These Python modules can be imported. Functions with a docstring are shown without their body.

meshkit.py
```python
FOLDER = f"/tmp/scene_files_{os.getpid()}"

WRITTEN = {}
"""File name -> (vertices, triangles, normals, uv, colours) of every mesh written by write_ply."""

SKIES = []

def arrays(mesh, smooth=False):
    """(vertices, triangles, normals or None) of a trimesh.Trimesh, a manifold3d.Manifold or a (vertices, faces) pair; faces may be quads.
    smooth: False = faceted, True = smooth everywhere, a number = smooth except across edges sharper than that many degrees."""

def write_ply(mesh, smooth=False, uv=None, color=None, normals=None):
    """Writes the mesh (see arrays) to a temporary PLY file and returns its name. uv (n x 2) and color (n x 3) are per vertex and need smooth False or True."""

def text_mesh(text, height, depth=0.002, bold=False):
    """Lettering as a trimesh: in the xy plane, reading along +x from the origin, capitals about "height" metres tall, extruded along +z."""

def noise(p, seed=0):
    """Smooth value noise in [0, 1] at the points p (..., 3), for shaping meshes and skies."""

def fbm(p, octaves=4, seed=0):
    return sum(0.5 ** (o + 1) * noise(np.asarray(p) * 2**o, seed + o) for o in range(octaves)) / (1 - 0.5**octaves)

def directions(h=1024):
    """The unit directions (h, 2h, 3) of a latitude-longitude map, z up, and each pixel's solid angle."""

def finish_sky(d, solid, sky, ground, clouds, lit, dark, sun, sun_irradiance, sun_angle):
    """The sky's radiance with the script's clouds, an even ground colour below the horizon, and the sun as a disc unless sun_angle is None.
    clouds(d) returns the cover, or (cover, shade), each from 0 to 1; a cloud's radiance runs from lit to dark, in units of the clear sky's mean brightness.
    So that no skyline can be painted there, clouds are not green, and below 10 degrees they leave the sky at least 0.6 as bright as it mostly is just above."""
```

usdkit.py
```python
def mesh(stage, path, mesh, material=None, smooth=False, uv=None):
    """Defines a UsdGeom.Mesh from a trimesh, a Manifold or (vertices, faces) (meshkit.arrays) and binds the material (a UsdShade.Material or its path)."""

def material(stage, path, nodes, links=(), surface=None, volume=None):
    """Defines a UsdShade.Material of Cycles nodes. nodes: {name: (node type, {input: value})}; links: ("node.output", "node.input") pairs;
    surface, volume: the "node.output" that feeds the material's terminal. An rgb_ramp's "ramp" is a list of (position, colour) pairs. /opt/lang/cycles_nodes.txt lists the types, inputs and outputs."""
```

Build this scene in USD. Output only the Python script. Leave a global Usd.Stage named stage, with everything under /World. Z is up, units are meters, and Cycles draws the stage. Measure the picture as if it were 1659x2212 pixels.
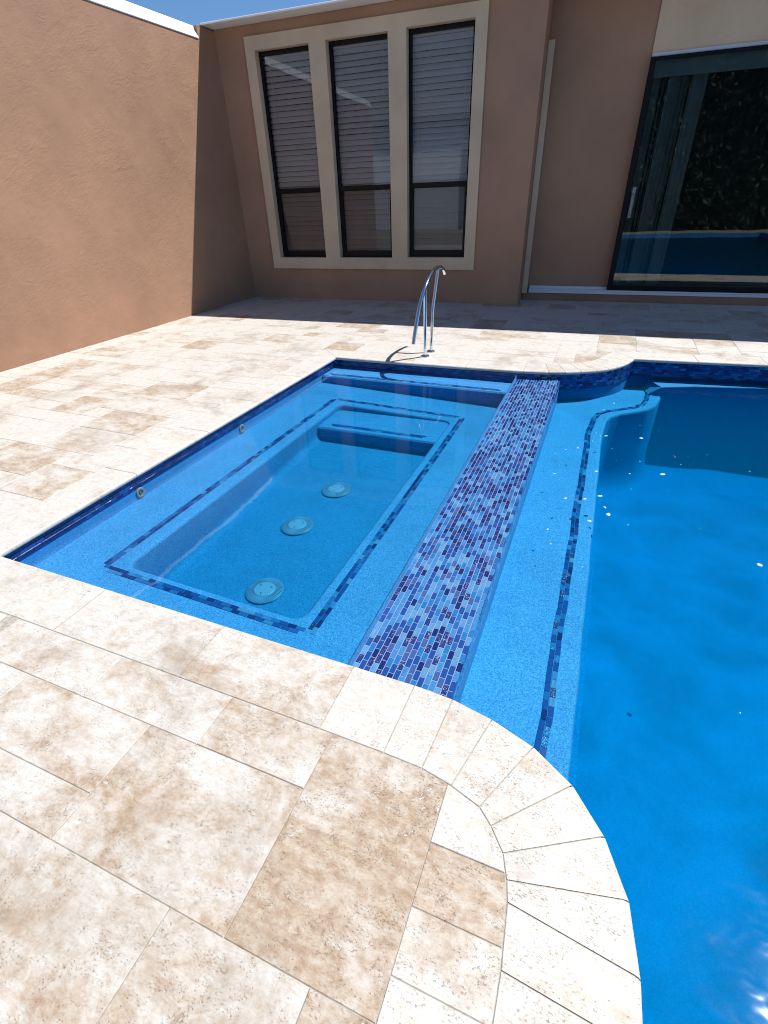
import math, random
import numpy as np
import manifold3d as m3
import shapely
from shapely.geometry import Polygon, LineString, box as sbox
from pxr import Usd, UsdGeom, UsdLux, UsdShade, Sdf, Gf, Vt
import usdkit, meshkit

stage = Usd.Stage.CreateInMemory()
UsdGeom.SetStageUpAxis(stage, "Z")
UsdGeom.Xform.Define(stage, "/World")
UsdGeom.Scope.Define(stage, "/World/Looks")
T = Sdf.ValueTypeNames

# ------------------------------------------------------------------ camera
YAW, PITCH, ROLL, EYE = -0.40745, -0.56559, -0.037208, np.array([0, 0, 1.6])
fwd = np.array([math.sin(YAW) * math.cos(PITCH), math.cos(YAW) * math.cos(PITCH), math.sin(PITCH)])
_r = np.cross(fwd, [0, 0, 1]); _r /= np.linalg.norm(_r); _u = np.cross(_r, fwd)
right = math.cos(ROLL) * _r + math.sin(ROLL) * _u
up = -math.sin(ROLL) * _r + math.cos(ROLL) * _u
cam = UsdGeom.Camera.Define(stage, "/World/camera")
cam.CreateHorizontalApertureAttr(36.0)
cam.CreateVerticalApertureAttr(48.0)
cam.CreateFocalLengthAttr(36.0 * 1073.2 / 1659)
cam.CreateClippingRangeAttr(Gf.Vec2f(0.05, 2000))
cam.CreateExposureAttr(0.60)
cam.AddTransformOp().Set(Gf.Matrix4d(*right, 0, *up, 0, *(-fwd), 0, *EYE, 1))

# ------------------------------------------------------------------ sky and sun
SUN = np.array([0.45, 0.42, 1.0]); SUN /= np.linalg.norm(SUN)
ELEV, ROT = math.asin(SUN[2]), math.atan2(SUN[0], SUN[1])
sky_m = usdkit.material(stage, "/World/Looks/sky_air", {
    "sky": ("sky_texture", {"sky_type": "single_scattering", "sun_disc": False, "sun_elevation": ELEV, "sun_rotation": ROT,
                            "altitude": 2000.0, "air_density": 1.0, "aerosol_density": 0.15, "ozone_density": 3.0}),
    "tint": ("mix", {"mix_type": "multiply", "fac": 1.0, "color2": (0.66, 0.84, 0.96)}),
    "bg": ("background_shader", {"strength": 0.09})}, [("sky.color", "tint.color1"), ("tint.color", "bg.color")], surface="bg.background")
dome = UsdLux.DomeLight.Define(stage, "/World/sky")
UsdShade.MaterialBindingAPI.Apply(dome.GetPrim()).Bind(sky_m)
dome.GetPrim().SetCustomDataByKey("kind", "structure")
sun = UsdLux.DistantLight.Define(stage, "/World/sun")
sun.CreateIntensityAttr(1.25); sun.CreateAngleAttr(0.5); sun.CreateNormalizeAttr(True)
sun.CreateColorAttr(Gf.Vec3f(1.0, 0.975, 0.93))
_z = SUN; _x = np.cross([0, 1, 0], _z); _x /= np.linalg.norm(_x); _y = np.cross(_z, _x)
sun.AddTransformOp().Set(Gf.Matrix4d(*_x, 0, *_y, 0, *_z, 0, 0, 0, 30, 1))

# ------------------------------------------------------------------ helpers
used = {}
def fresh(parent, name):
    k = (parent, name)
    used[k] = used.get(k, -1) + 1
    return f"{parent}/{name}" + (f"_{used[k]:03d}" if used[k] else "")

def props(prim, label=None, category=None, group=None, kind=None):
    p = prim.GetPrim() if hasattr(prim, "GetPrim") else prim
    for k, v in (("label", label), ("category", category), ("group", group), ("kind", kind)):
        if v: p.SetCustomDataByKey(k, v)
    return prim

def xform(name, parent="/World", **kw):
    return props(UsdGeom.Xform.Define(stage, fresh(parent, name)), **kw)

def path(p):
    return p if isinstance(p, str) else str(p.GetPath())

def part(name, mesh, mat, parent="/World", smooth=False, vals=None, uv=None, **kw):
    g = usdkit.mesh(stage, fresh(path(parent), name), mesh, mat, smooth=smooth, uv=uv)
    for k, v in (vals or {}).items():
        UsdGeom.PrimvarsAPI(g).CreatePrimvar(k, T.FloatArray, "vertex").Set(Vt.FloatArray.FromNumpy(np.asarray(v, np.float32)))
    return props(g, **kw)

def join(ms):
    V, F, n = [], [], 0
    for v, f in ms:
        f = np.asarray(f, int)
        if f.shape[1] == 4: f = np.vstack([f[:, [0, 1, 2]], f[:, [0, 2, 3]]])
        V.append(np.asarray(v, float)); F.append(f + n); n += len(v)
    return np.vstack(V), np.vstack(F)

def bx(x0, x1, y0, y1, z0, z1, c=0.0):
    """A box, its edges chamfered by c."""
    if c <= 0:
        v = np.array([[x, y, z] for x in (x0, x1) for y in (y0, y1) for z in (z0, z1)], float)
        f = np.array([[0, 1, 3, 2], [4, 6, 7, 5], [0, 4, 5, 1], [2, 3, 7, 6], [0, 2, 6, 4], [1, 5, 7, 3]])
        return join([(v, f)])
    p = []
    for x in (x0, x1):
        for y in (y0, y1):
            for z in (z0, z1):
                sx, sy, sz = (c if x == x0 else -c), (c if y == y0 else -c), (c if z == z0 else -c)
                p += [[x, y + sy, z + sz], [x + sx, y, z + sz], [x + sx, y + sy, z]]
    return arr(m3.Manifold.hull_points(np.array(p)))

def arr(man):
    me = man.to_mesh()
    return np.array(me.vert_properties[:, :3], float), np.array(me.tri_verts, int)

def move(m, M):
    return m[0] @ np.asarray(M)[:3, :3].T + np.asarray(M)[:3, 3], m[1]

def ccw(poly):
    return shapely.geometry.polygon.orient(poly, 1.0)

def rings(poly):
    poly = ccw(poly)
    return [np.array(r.coords)[:-1] for r in [poly.exterior, *poly.interiors]]

def sheet(poly, z):
    rs = rings(poly)
    v = np.vstack(rs); f = np.array(m3.triangulate([r.astype(np.float64) for r in rs]))
    zz = np.full((len(v), 1), z) if np.isscalar(z) else z(v[:, 0], v[:, 1])[:, None]
    return np.hstack([v, zz]), f

def prism(poly, z0, z1, upright=False):
    m = arr(m3.CrossSection([r for r in rings(poly)]).extrude(z1 - z0).translate((0, 0, z0)))
    return (np.c_[m[0][:, 2] - 6.70, m[0][:, 0], m[0][:, 1]], m[1]) if upright else m

def slab(poly, ztop, thick=0.03, bev=0.002):
    """A paving slab: its polygon with a fine chamfer along the top edge."""
    ring = rings(poly)[0]
    inner = np.array(ccw(poly.buffer(-bev, join_style=2)).exterior.coords)[:-1] if not poly.buffer(-bev, join_style=2).is_empty and poly.buffer(-bev, join_style=2).geom_type == "Polygon" else None
    if inner is None or len(inner) != len(ring):
        return prism(poly, ztop - thick, ztop)
    k = np.argmin(((inner - ring[0]) ** 2).sum(1)); inner = np.roll(inner, -k, axis=0)
    n = len(ring)
    v = np.vstack([np.c_[inner, np.full(n, ztop)], np.c_[ring, np.full(n, ztop - bev)], np.c_[ring, np.full(n, ztop - thick)]])
    i = np.arange(n); j = (i + 1) % n
    f = np.vstack([np.c_[i, n + i, n + j], np.c_[i, n + j, j], np.c_[n + i, 2 * n + i, 2 * n + j], np.c_[n + i, 2 * n + j, n + j], np.array(m3.triangulate([inner]))])
    return v, f

def tube(points, r, sides=16, caps=True):
    p = np.asarray(points, float); t = np.gradient(p, axis=0); t /= np.linalg.norm(t, axis=1, keepdims=True)
    a = np.cross(t[0], [0.3, 0.9, 0.2]); a /= np.linalg.norm(a)
    V = []
    ang = np.arange(sides) * 2 * np.pi / sides
    rr = np.broadcast_to(r, (len(p),))
    for q, d, rad in zip(p, t, rr):
        a = a - d * (a @ d); a /= np.linalg.norm(a); b = np.cross(d, a)
        V.append(q + rad * (np.cos(ang)[:, None] * a + np.sin(ang)[:, None] * b))
    n = len(p); V = np.vstack(V)
    F = [[i * sides + j, i * sides + (j + 1) % sides, (i + 1) * sides + (j + 1) % sides, (i + 1) * sides + j] for i in range(n - 1) for j in range(sides)]
    m = join([(V, np.array(F))])
    if caps:
        v = np.vstack([m[0], p[:1], p[-1:]]); c0, c1 = len(v) - 2, len(v) - 1
        f = [[c0, (j + 1) % sides, j] for j in range(sides)] + [[c1, (n - 1) * sides + j, (n - 1) * sides + (j + 1) % sides] for j in range(sides)]
        m = v, np.vstack([m[1], f])
    return m

def lathe(profile, sides=32, scallop=None):
    """profile: (r, z) points, revolved about z."""
    ang = np.arange(sides) * 2 * np.pi / sides
    V = np.vstack([np.c_[r * np.cos(ang), r * np.sin(ang), np.full(sides, z)] for r, z in profile])
    F = [[i * sides + j, i * sides + (j + 1) % sides, (i + 1) * sides + (j + 1) % sides, (i + 1) * sides + j] for i in range(len(profile) - 1) for j in range(sides)]
    return join([(V, np.array(F))])

def loft(loops, closed=True):
    n = len(loops[0]); V = np.vstack(loops)
    F = []
    for i in range(len(loops) - 1):
        for j in range(n if closed else n - 1):
            k = (j + 1) % n
            F.append([i * n + j, i * n + k, (i + 1) * n + k, (i + 1) * n + j])
    return join([(V, np.array(F))])

def flip(m):
    return m[0], m[1][:, ::-1]

def project(P):
    d = np.asarray(P, float) - EYE
    z = d @ fwd
    return np.array([829.5 + 1073.2 * (d @ right) / z, 1106 - 1073.2 * (d @ up) / z]), z

def seen_area(quad):
    """How large a polygon shows in the photograph (0 outside the frame)."""
    q = np.array([project(p)[0] for p in quad]); zs = [project(p)[1] for p in quad]
    if min(zs) < 0.1: 
        return 0.0
    P = Polygon(q)
    if not P.is_valid: return 0.0
    return P.intersection(sbox(0, 0, 1659, 2212)).area

# ------------------------------------------------------------------ materials
L = "/World/Looks/"
def plain(name, color, rough=0.5, **kw):
    return usdkit.material(stage, L + name, {"p": ("principled_bsdf", {"base_color": color, "roughness": rough, **kw})}, [], surface="p.BSDF")

def travertine(name):
    n = {
        "geo": ("geometry", {}), "seed": ("attribute", {"attribute": "seed"}), "tone": ("attribute", {"attribute": "tone"}),
        "off": ("vector_math", {"math_type": "scale", "vector1": (13.1, 29.7, 7.3)}),
        "p": ("vector_math", {"math_type": "add"}),
        "ps": ("mapping", {"mapping_type": "point", "scale": (1.0, 1.6, 1.0), "rotation": (0, 0, 0.12)}),
        "pv": ("mapping", {"mapping_type": "point", "scale": (1.6, 9.0, 1.0), "rotation": (0, 0, 0.2)}),
        "n1": ("noise_texture", {"scale": 3.0, "detail": 11.0, "roughness": 0.74, "distortion": 0.4}),
        "n2": ("noise_texture", {"scale": 19.0, "detail": 10.0, "roughness": 0.80, "distortion": 0.3}),
        "n3": ("noise_texture", {"scale": 115.0, "detail": 5.0, "roughness": 0.72, "distortion": 0.1}),
        "n4": ("noise_texture", {"scale": 15.0, "detail": 8.0, "roughness": 0.70, "distortion": 0.5}),
        "nv": ("noise_texture", {"scale": 2.6, "detail": 6.0, "roughness": 0.6, "distortion": 1.4}),
        "vor": ("voronoi_texture", {"scale": 70.0, "feature": "f1", "randomness": 1.0}),
        "vsel": ("separate_color", {}),
        # how brown this slab is at this spot
        "t1": ("math", {"math_type": "multiply_add", "value2": 0.62, "value3": -1.13}), "n1s": ("math", {"math_type": "multiply", "value2": 1.8}),
        "t2": ("math", {"math_type": "add"}),
        "blotch": ("math", {"math_type": "multiply", "value2": 3.0, "use_clamp": True}),
        "n2r": ("rgb_ramp", {"ramp": [(0.28, (0.532, 0.526, 0.509)), (0.46, (0.509, 0.489, 0.459)), (0.58, (0.469, 0.436, 0.389)), (0.75, (0.399, 0.353, 0.293))]}),
        "tan": ("rgb_ramp", {"ramp": [(0.28, (0.479, 0.446, 0.399)), (0.43, (0.40, 0.332, 0.258)), (0.57, (0.295, 0.210, 0.142)), (0.72, (0.207, 0.145, 0.103))]}),
        "m1": ("mix", {"mix_type": "mix"}),
        # fine veins
        "vein": ("rgb_ramp", {"ramp": [(0.0, (0, 0, 0)), (0.455, (0, 0, 0)), (0.495, (0.5, 0.5, 0.5)), (0.535, (0, 0, 0)), (1, (0, 0, 0))]}),
        "veinf": ("math", {"math_type": "multiply"}),
        "m2": ("mix", {"color2": (0.344, 0.260, 0.184)}),
        # pits: dark open pores, denser where the stone is brown
        "pr": ("rgb_ramp", {"ramp": [(0.56, (0, 0, 0)), (0.63, (1, 1, 1))]}),
        "pd": ("rgb_ramp", {"ramp": [(0.475, (0, 0, 0)), (0.62, (1, 1, 1))]}),
        "pit": ("math", {"math_type": "multiply"}),
        "pitc": ("math", {"math_type": "multiply", "value2": 0.7}),
        "m3": ("mix", {"color2": (0.176, 0.130, 0.092)}),
        "hole": ("rgb_ramp", {"ramp": [(0.0, (1, 1, 1)), (0.10, (1, 1, 1)), (0.17, (0, 0, 0)), (1, (0, 0, 0))]}),
        "hsel": ("math", {"math_type": "greater_than", "value2": 0.80}),
        "holes": ("math", {"math_type": "multiply"}),
        "holec": ("math", {"math_type": "multiply", "value2": 0.55}),
        "m4": ("mix", {"color2": (0.153, 0.115, 0.084)}),
        # white crystalline crusts with a dark rim
        "cr": ("rgb_ramp", {"ramp": [(0.645, (0, 0, 0)), (0.67, (0.8, 0.8, 0.8)), (1, (0.8, 0.8, 0.8))]}),
        "crs": ("math", {"math_type": "multiply"}),
        "m5": ("mix", {"color2": (0.532, 0.522, 0.509)}),
        "rim": ("rgb_ramp", {"ramp": [(0.0, (0, 0, 0)), (0.60, (0, 0, 0)), (0.64, (0.8, 0.8, 0.8)), (0.66, (0, 0, 0)), (1, (0, 0, 0))]}),
        "rims": ("math", {"math_type": "multiply"}),
        "m6": ("mix", {"color2": (0.229, 0.161, 0.115)}),
        "n5": ("noise_texture", {"scale": 1.7, "detail": 9.0, "roughness": 0.7, "distortion": 0.4}), "sr": ("rgb_ramp", {"ramp": [(0.53, (0, 0, 0)), (0.70, (0.7, 0.7, 0.7))]}),
        "m7": ("mix", {"color2": (0.237, 0.180, 0.126)}),
        "h1": ("math", {"math_type": "add"}),
        "h2": ("math", {"math_type": "multiply_add", "value2": -0.12}),
        "b": ("bump", {"invert": True, "strength": 0.55, "distance": 0.004}),
        "s": ("principled_bsdf", {"roughness": 0.55, "specular_ior_level": 0.35}),
    }
    l = [("seed.fac", "off.scale"), ("geo.position", "p.vector1"), ("off.vector", "p.vector2"), ("p.vector", "ps.vector"), ("p.vector", "pv.vector"),
         ("ps.vector", "n1.vector"), ("ps.vector", "n2.vector"), ("ps.vector", "n3.vector"), ("p.vector", "n4.vector"), ("pv.vector", "nv.vector"), ("ps.vector", "vor.vector"),
         ("tone.fac", "t1.value1"), ("t1.value", "t2.value1"), ("n1.fac", "n1s.value1"), ("n1s.value", "t2.value2"), ("t2.value", "blotch.value1"),
         ("n2.fac", "n2r.fac"), ("n2.fac", "tan.fac"), ("blotch.value", "m1.fac"), ("n2r.color", "m1.color1"), ("tan.color", "m1.color2"),
         ("nv.fac", "vein.fac"), ("vein.color", "veinf.value1"), ("n2.fac", "veinf.value2"), ("veinf.value", "m2.fac"), ("m1.color", "m2.color1"),
         ("n3.fac", "pr.fac"), ("n4.fac", "pd.fac"), ("pr.color", "pit.value1"), ("pd.color", "pit.value2"), ("pit.value", "pitc.value1"), ("pitc.value", "m3.fac"), ("m2.color", "m3.color1"),
         ("vor.distance", "hole.fac"), ("vor.color", "vsel.color"), ("vsel.r", "hsel.value1"), ("hole.color", "holes.value1"), ("hsel.value", "holes.value2"),
         ("holes.value", "holec.value1"), ("holec.value", "m4.fac"), ("m3.color", "m4.color1"),
         ("n4.fac", "cr.fac"), ("cr.color", "crs.value1"), ("blotch.value", "crs.value2"), ("crs.value", "m5.fac"), ("m4.color", "m5.color1"),
         ("n4.fac", "rim.fac"), ("rim.color", "rims.value1"), ("blotch.value", "rims.value2"), ("rims.value", "m6.fac"), ("m5.color", "m6.color1"),
         ("pit.value", "h1.value1"), ("holes.value", "h1.value2"), ("n2.fac", "h2.value1"), ("h1.value", "h2.value3"), ("h2.value", "b.height"),
         ("geo.position", "n5.vector"), ("n5.fac", "sr.fac"), ("sr.color", "m7.fac"), ("m6.color", "m7.color1"), ("m7.color", "s.base_color"), ("b.normal", "s.normal")]
    return usdkit.material(stage, L + name, n, l, surface="s.BSDF")
M_TRAV = travertine("travertine")

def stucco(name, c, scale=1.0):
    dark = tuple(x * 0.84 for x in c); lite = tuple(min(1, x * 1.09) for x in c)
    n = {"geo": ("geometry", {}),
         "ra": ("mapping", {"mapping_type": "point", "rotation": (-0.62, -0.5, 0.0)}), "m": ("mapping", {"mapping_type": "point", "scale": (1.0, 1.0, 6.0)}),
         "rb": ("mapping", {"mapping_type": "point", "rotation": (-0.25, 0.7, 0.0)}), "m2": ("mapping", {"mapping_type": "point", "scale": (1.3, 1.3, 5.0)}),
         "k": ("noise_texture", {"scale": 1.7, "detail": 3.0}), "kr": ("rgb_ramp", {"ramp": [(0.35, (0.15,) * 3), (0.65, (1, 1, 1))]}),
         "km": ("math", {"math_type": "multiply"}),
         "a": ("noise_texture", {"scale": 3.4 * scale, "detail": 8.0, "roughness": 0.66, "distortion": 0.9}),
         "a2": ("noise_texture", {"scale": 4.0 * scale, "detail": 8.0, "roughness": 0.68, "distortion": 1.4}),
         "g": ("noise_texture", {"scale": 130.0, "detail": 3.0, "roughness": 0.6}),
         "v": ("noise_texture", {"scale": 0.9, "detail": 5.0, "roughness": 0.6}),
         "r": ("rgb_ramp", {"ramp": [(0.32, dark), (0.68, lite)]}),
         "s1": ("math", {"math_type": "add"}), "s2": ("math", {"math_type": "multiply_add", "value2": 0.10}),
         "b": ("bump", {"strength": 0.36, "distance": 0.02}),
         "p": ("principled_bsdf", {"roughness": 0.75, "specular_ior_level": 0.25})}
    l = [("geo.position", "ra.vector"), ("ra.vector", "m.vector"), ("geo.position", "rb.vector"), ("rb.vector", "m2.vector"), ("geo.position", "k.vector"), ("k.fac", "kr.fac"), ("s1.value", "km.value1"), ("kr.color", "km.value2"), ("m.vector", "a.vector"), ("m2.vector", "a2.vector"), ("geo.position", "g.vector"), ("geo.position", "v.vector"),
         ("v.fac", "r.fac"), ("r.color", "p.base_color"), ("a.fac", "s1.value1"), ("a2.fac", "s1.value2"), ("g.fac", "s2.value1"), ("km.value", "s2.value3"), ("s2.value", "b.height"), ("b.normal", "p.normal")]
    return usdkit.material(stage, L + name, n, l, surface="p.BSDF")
M_WALL = stucco("brown_stucco", (0.335, 0.194, 0.124))
M_TRIM = stucco("beige_stucco", (0.54, 0.415, 0.285), 0.6)
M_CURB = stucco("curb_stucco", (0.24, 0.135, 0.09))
M_WHITE = plain("white_paint", (0.78, 0.77, 0.74), 0.5)
M_SOFFIT = M_WALL

def plaster(name, base, light, dark, mott):
    n = {"geo": ("geometry", {}),
         "v": ("voronoi_texture", {"scale": 215.0, "feature": "f1"}), "sep": ("separate_color", {}),
         "r": ("rgb_ramp", {"ramp": [(0.0, dark), (0.22, dark), (0.30, base), (0.75, base), (0.82, light), (1.0, light)]}),
         "n": ("noise_texture", {"scale": 2.2, "detail": 5.0, "roughness": 0.6, "distortion": 0.35}),
         "nr": ("rgb_ramp", {"ramp": [(0.34, (1 - mott,) * 3), (0.5, (1 - mott * 0.45,) * 3), (0.66, (1, 1, 1))]}),
         "m": ("mix", {"mix_type": "multiply", "fac": 1.0}),
         "p": ("principled_bsdf", {"roughness": 0.6, "specular_ior_level": 0.1})}
    l = [("geo.position", "v.vector"), ("v.color", "sep.color"), ("sep.r", "r.fac"), ("geo.position", "n.vector"), ("n.fac", "nr.fac"), ("r.color", "m.color1"), ("nr.color", "m.color2"), ("m.color", "p.base_color")]
    return usdkit.material(stage, L + name, n, l, surface="p.BSDF")
M_PLAST = plaster("blue_quartz_plaster", (0.055, 0.245, 0.525), (0.105, 0.315, 0.585), (0.028, 0.17, 0.42), 0.14)
M_DEEP = plaster("blue_floor_painted_caustics", (0.020, 0.255, 0.52), (0.035, 0.285, 0.55), (0.016, 0.23, 0.49), 0.32)  # plaster mottle, strengthened in the colour to stand in for rippled sunlight

def mosaic(name):
    """Glass mosaic: colour by the tile's tone, streaks along the tile."""
    cols = [(0.0, (0.0056, 0.016, 0.1)), (0.16, (0.0064, 0.0224, 0.132)), (0.3, (0.0088, 0.0496, 0.216)), (0.44, (0.016, 0.088, 0.288)), (0.56, (0.0128, 0.12, 0.32)), (0.7, (0.036, 0.16, 0.368)), (0.84, (0.072, 0.2, 0.376)), (0.95, (0.036, 0.076, 0.224))]
    n = {"tone": ("attribute", {"attribute": "tone"}), "uv": ("uvmap", {"attribute": "st"}),
         "c": ("rgb_ramp", {"ramp": cols, "interpolate": False}),
         "mp": ("mapping", {"mapping_type": "point", "scale": (520.0, 9.0, 1.0)}),
         "st": ("noise_texture", {"scale": 1.0, "detail": 3.0, "roughness": 0.65}),
         "sr": ("rgb_ramp", {"ramp": [(0.33, (0.62, 0.64, 0.72)), (0.5, (1, 1, 1)), (0.64, (1.4, 1.35, 1.2))]}),
         "sf": ("rgb_ramp", {"ramp": [(0.0, (0.12,) * 3), (0.30, (0.2,) * 3), (0.44, (0.75,) * 3), (0.84, (0.9,) * 3), (0.95, (0.2,) * 3)], "interpolate": False}),
         "m": ("mix", {"mix_type": "multiply"}),
         "mc": ("mapping", {"mapping_type": "point", "scale": (110.0, 110.0, 1.0)}),
         "cn": ("noise_texture", {"scale": 1.0, "detail": 2.0, "distortion": 2.2}),
         "cf": ("rgb_ramp", {"ramp": [(0.0, (0.08,) * 3), (0.16, (1.0,) * 3), (0.30, (0.06,) * 3), (0.56, (0.5,) * 3), (0.70, (0.06,) * 3)], "interpolate": False}),
         "h": ("math", {"math_type": "multiply"}),
         "b": ("bump", {"strength": 0.5, "distance": 0.004}),
         "p": ("principled_bsdf", {"roughness": 0.16, "specular_ior_level": 0.5, "coat_weight": 0.3, "coat_roughness": 0.04})}
    l = [("tone.fac", "c.fac"), ("tone.fac", "sf.fac"), ("tone.fac", "cf.fac"), ("uv.UV", "mp.vector"), ("mp.vector", "st.vector"), ("st.fac", "sr.fac"),
         ("sf.color", "m.fac"), ("c.color", "m.color1"), ("sr.color", "m.color2"), ("m.color", "p.base_color"),
         ("uv.UV", "mc.vector"), ("mc.vector", "cn.vector"), ("cn.fac", "h.value1"), ("cf.color", "h.value2"), ("h.value", "b.height"), ("b.normal", "p.normal")]
    return usdkit.material(stage, L + name, n, l, surface="p.BSDF")
M_MOS = mosaic("glass_mosaic")
M_GROUT = plain("mosaic_grout", (0.19, 0.255, 0.37), 0.7)
M_JOINT = usdkit.material(stage, L + "sand_joint", {"geo": ("geometry", {}), "n": ("noise_texture", {"scale": 60.0, "detail": 4.0}),
    "r": ("rgb_ramp", {"ramp": [(0.35, (0.26, 0.235, 0.20)), (0.65, (0.39, 0.36, 0.31))]}), "p": ("principled_bsdf", {"roughness": 0.9})},
    [("geo.position", "n.vector"), ("n.fac", "r.fac"), ("r.color", "p.base_color")], surface="p.BSDF")

def water(name, scale, strength, absorb, rough, scat, refl):
    n = {"geo": ("geometry", {}),
         "mp": ("mapping", {"mapping_type": "point", "scale": (1.0, 1.6, 1.0), "rotation": (0, 0, 0.5)}),
         "n": ("noise_texture", {"scale": scale, "detail": 2.0, "roughness": 0.4, "distortion": 0.15}),
         "b": ("bump", {"strength": strength, "distance": 0.02}),
         "f": ("fresnel", {"IOR": 1.33}),
         "t": ("transparent_bsdf", {"color": (0.97, 0.985, 1.0)}),
         "g": ("glossy_bsdf", {"color": (refl,) * 3, "roughness": rough}),
         "mx": ("mix_closure", {}),
         "vol": ("volume_coefficients", {"scatter_coeffs": scat, "absorption_coeffs": absorb, "emission_coeffs": (0, 0, 0)})}
    l = [("geo.position", "mp.vector"), ("mp.vector", "n.vector"), ("n.fac", "b.height"), ("b.normal", "f.normal"), ("b.normal", "g.normal"),
         ("f.fac", "mx.fac"), ("t.BSDF", "mx.closure1"), ("g.BSDF", "mx.closure2")]
    return usdkit.material(stage, L + name, n, [x for x in l if not (x[1] == "f.normal")], surface="mx.closure", volume="vol.volume")
M_SPAW = water("spa_water", 2.2, 0.10, (2.4, 0.56, 0.34), 0.02, (0.0, 0.10, 0.18), 0.75)
M_POOLW = water("pool_water", 7.0, 0.16, (2.4, 0.26, 0.05), 0.07, (0.0, 0.10, 0.17), 0.16)

M_STEEL = usdkit.material(stage, L + "polished_steel", {"p": ("principled_bsdf", {"base_color": (0.72, 0.73, 0.75), "metallic": 1.0, "roughness": 0.07})}, [], surface="p.BSDF")
M_FRAME = plain("bronze_frame", (0.006, 0.006, 0.007), 0.45, specular_ior_level=0.15)
M_SLAT = plain("blind_slat", (0.78, 0.80, 0.82), 0.5)
M_VANE = plain("teal_curtain", (0.50, 0.55, 0.53), 0.8)
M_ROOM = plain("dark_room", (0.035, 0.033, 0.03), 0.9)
M_ALU = plain("white_aluminium", (0.55, 0.56, 0.60), 0.35)
def glass(name, ior, tint):
    return usdkit.material(stage, L + name, {"f": ("fresnel", {"IOR": ior}), "t": ("transparent_bsdf", {"color": tint}), "g": ("glossy_bsdf", {"color": (1, 1, 1), "roughness": 0.0}),
        "w": ("noise_texture", {"scale": 2.2, "detail": 1.0}), "b": ("bump", {"strength": 0.05, "distance": 0.01}), "geo": ("geometry", {}), "m": ("mix_closure", {})},
        [("geo.position", "w.vector"), ("w.fac", "b.height"), ("b.normal", "g.normal"), ("f.fac", "m.fac"), ("t.BSDF", "m.closure1"), ("g.BSDF", "m.closure2")], surface="m.closure")
M_GLASS = glass("window_glass", 1.46, (0.80, 0.82, 0.84))
M_SCREEN = glass("screened_glass", 1.46, (0.64, 0.65, 0.67))
M_DOORG = glass("door_glass", 1.7, (0.68, 0.74, 0.74))
M_PLASTIC = plain("white_plastic", (0.36, 0.36, 0.54), 0.45)
M_JET = plain("grey_plastic", (0.22, 0.23, 0.23), 0.45)
M_JETDARK = plain("jet_socket", (0.02, 0.03, 0.05), 0.5)
M_DISH = plain("drain_dish", (0.10, 0.20, 0.42), 0.5)
M_FOAM = plain("foam_white", (0.42, 0.52, 0.62), 0.6)
M_LEAF = plain("hedge_leaf", (0.014, 0.028, 0.011), 0.7)
M_GROUND = plain("bare_ground", (0.24, 0.20, 0.15), 0.95)

# ------------------------------------------------------------------ layout (metres; z = 0 is the paving)
Z_SPA, Z_POOL, Z_BAND = -0.092, -0.175, -0.083
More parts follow.
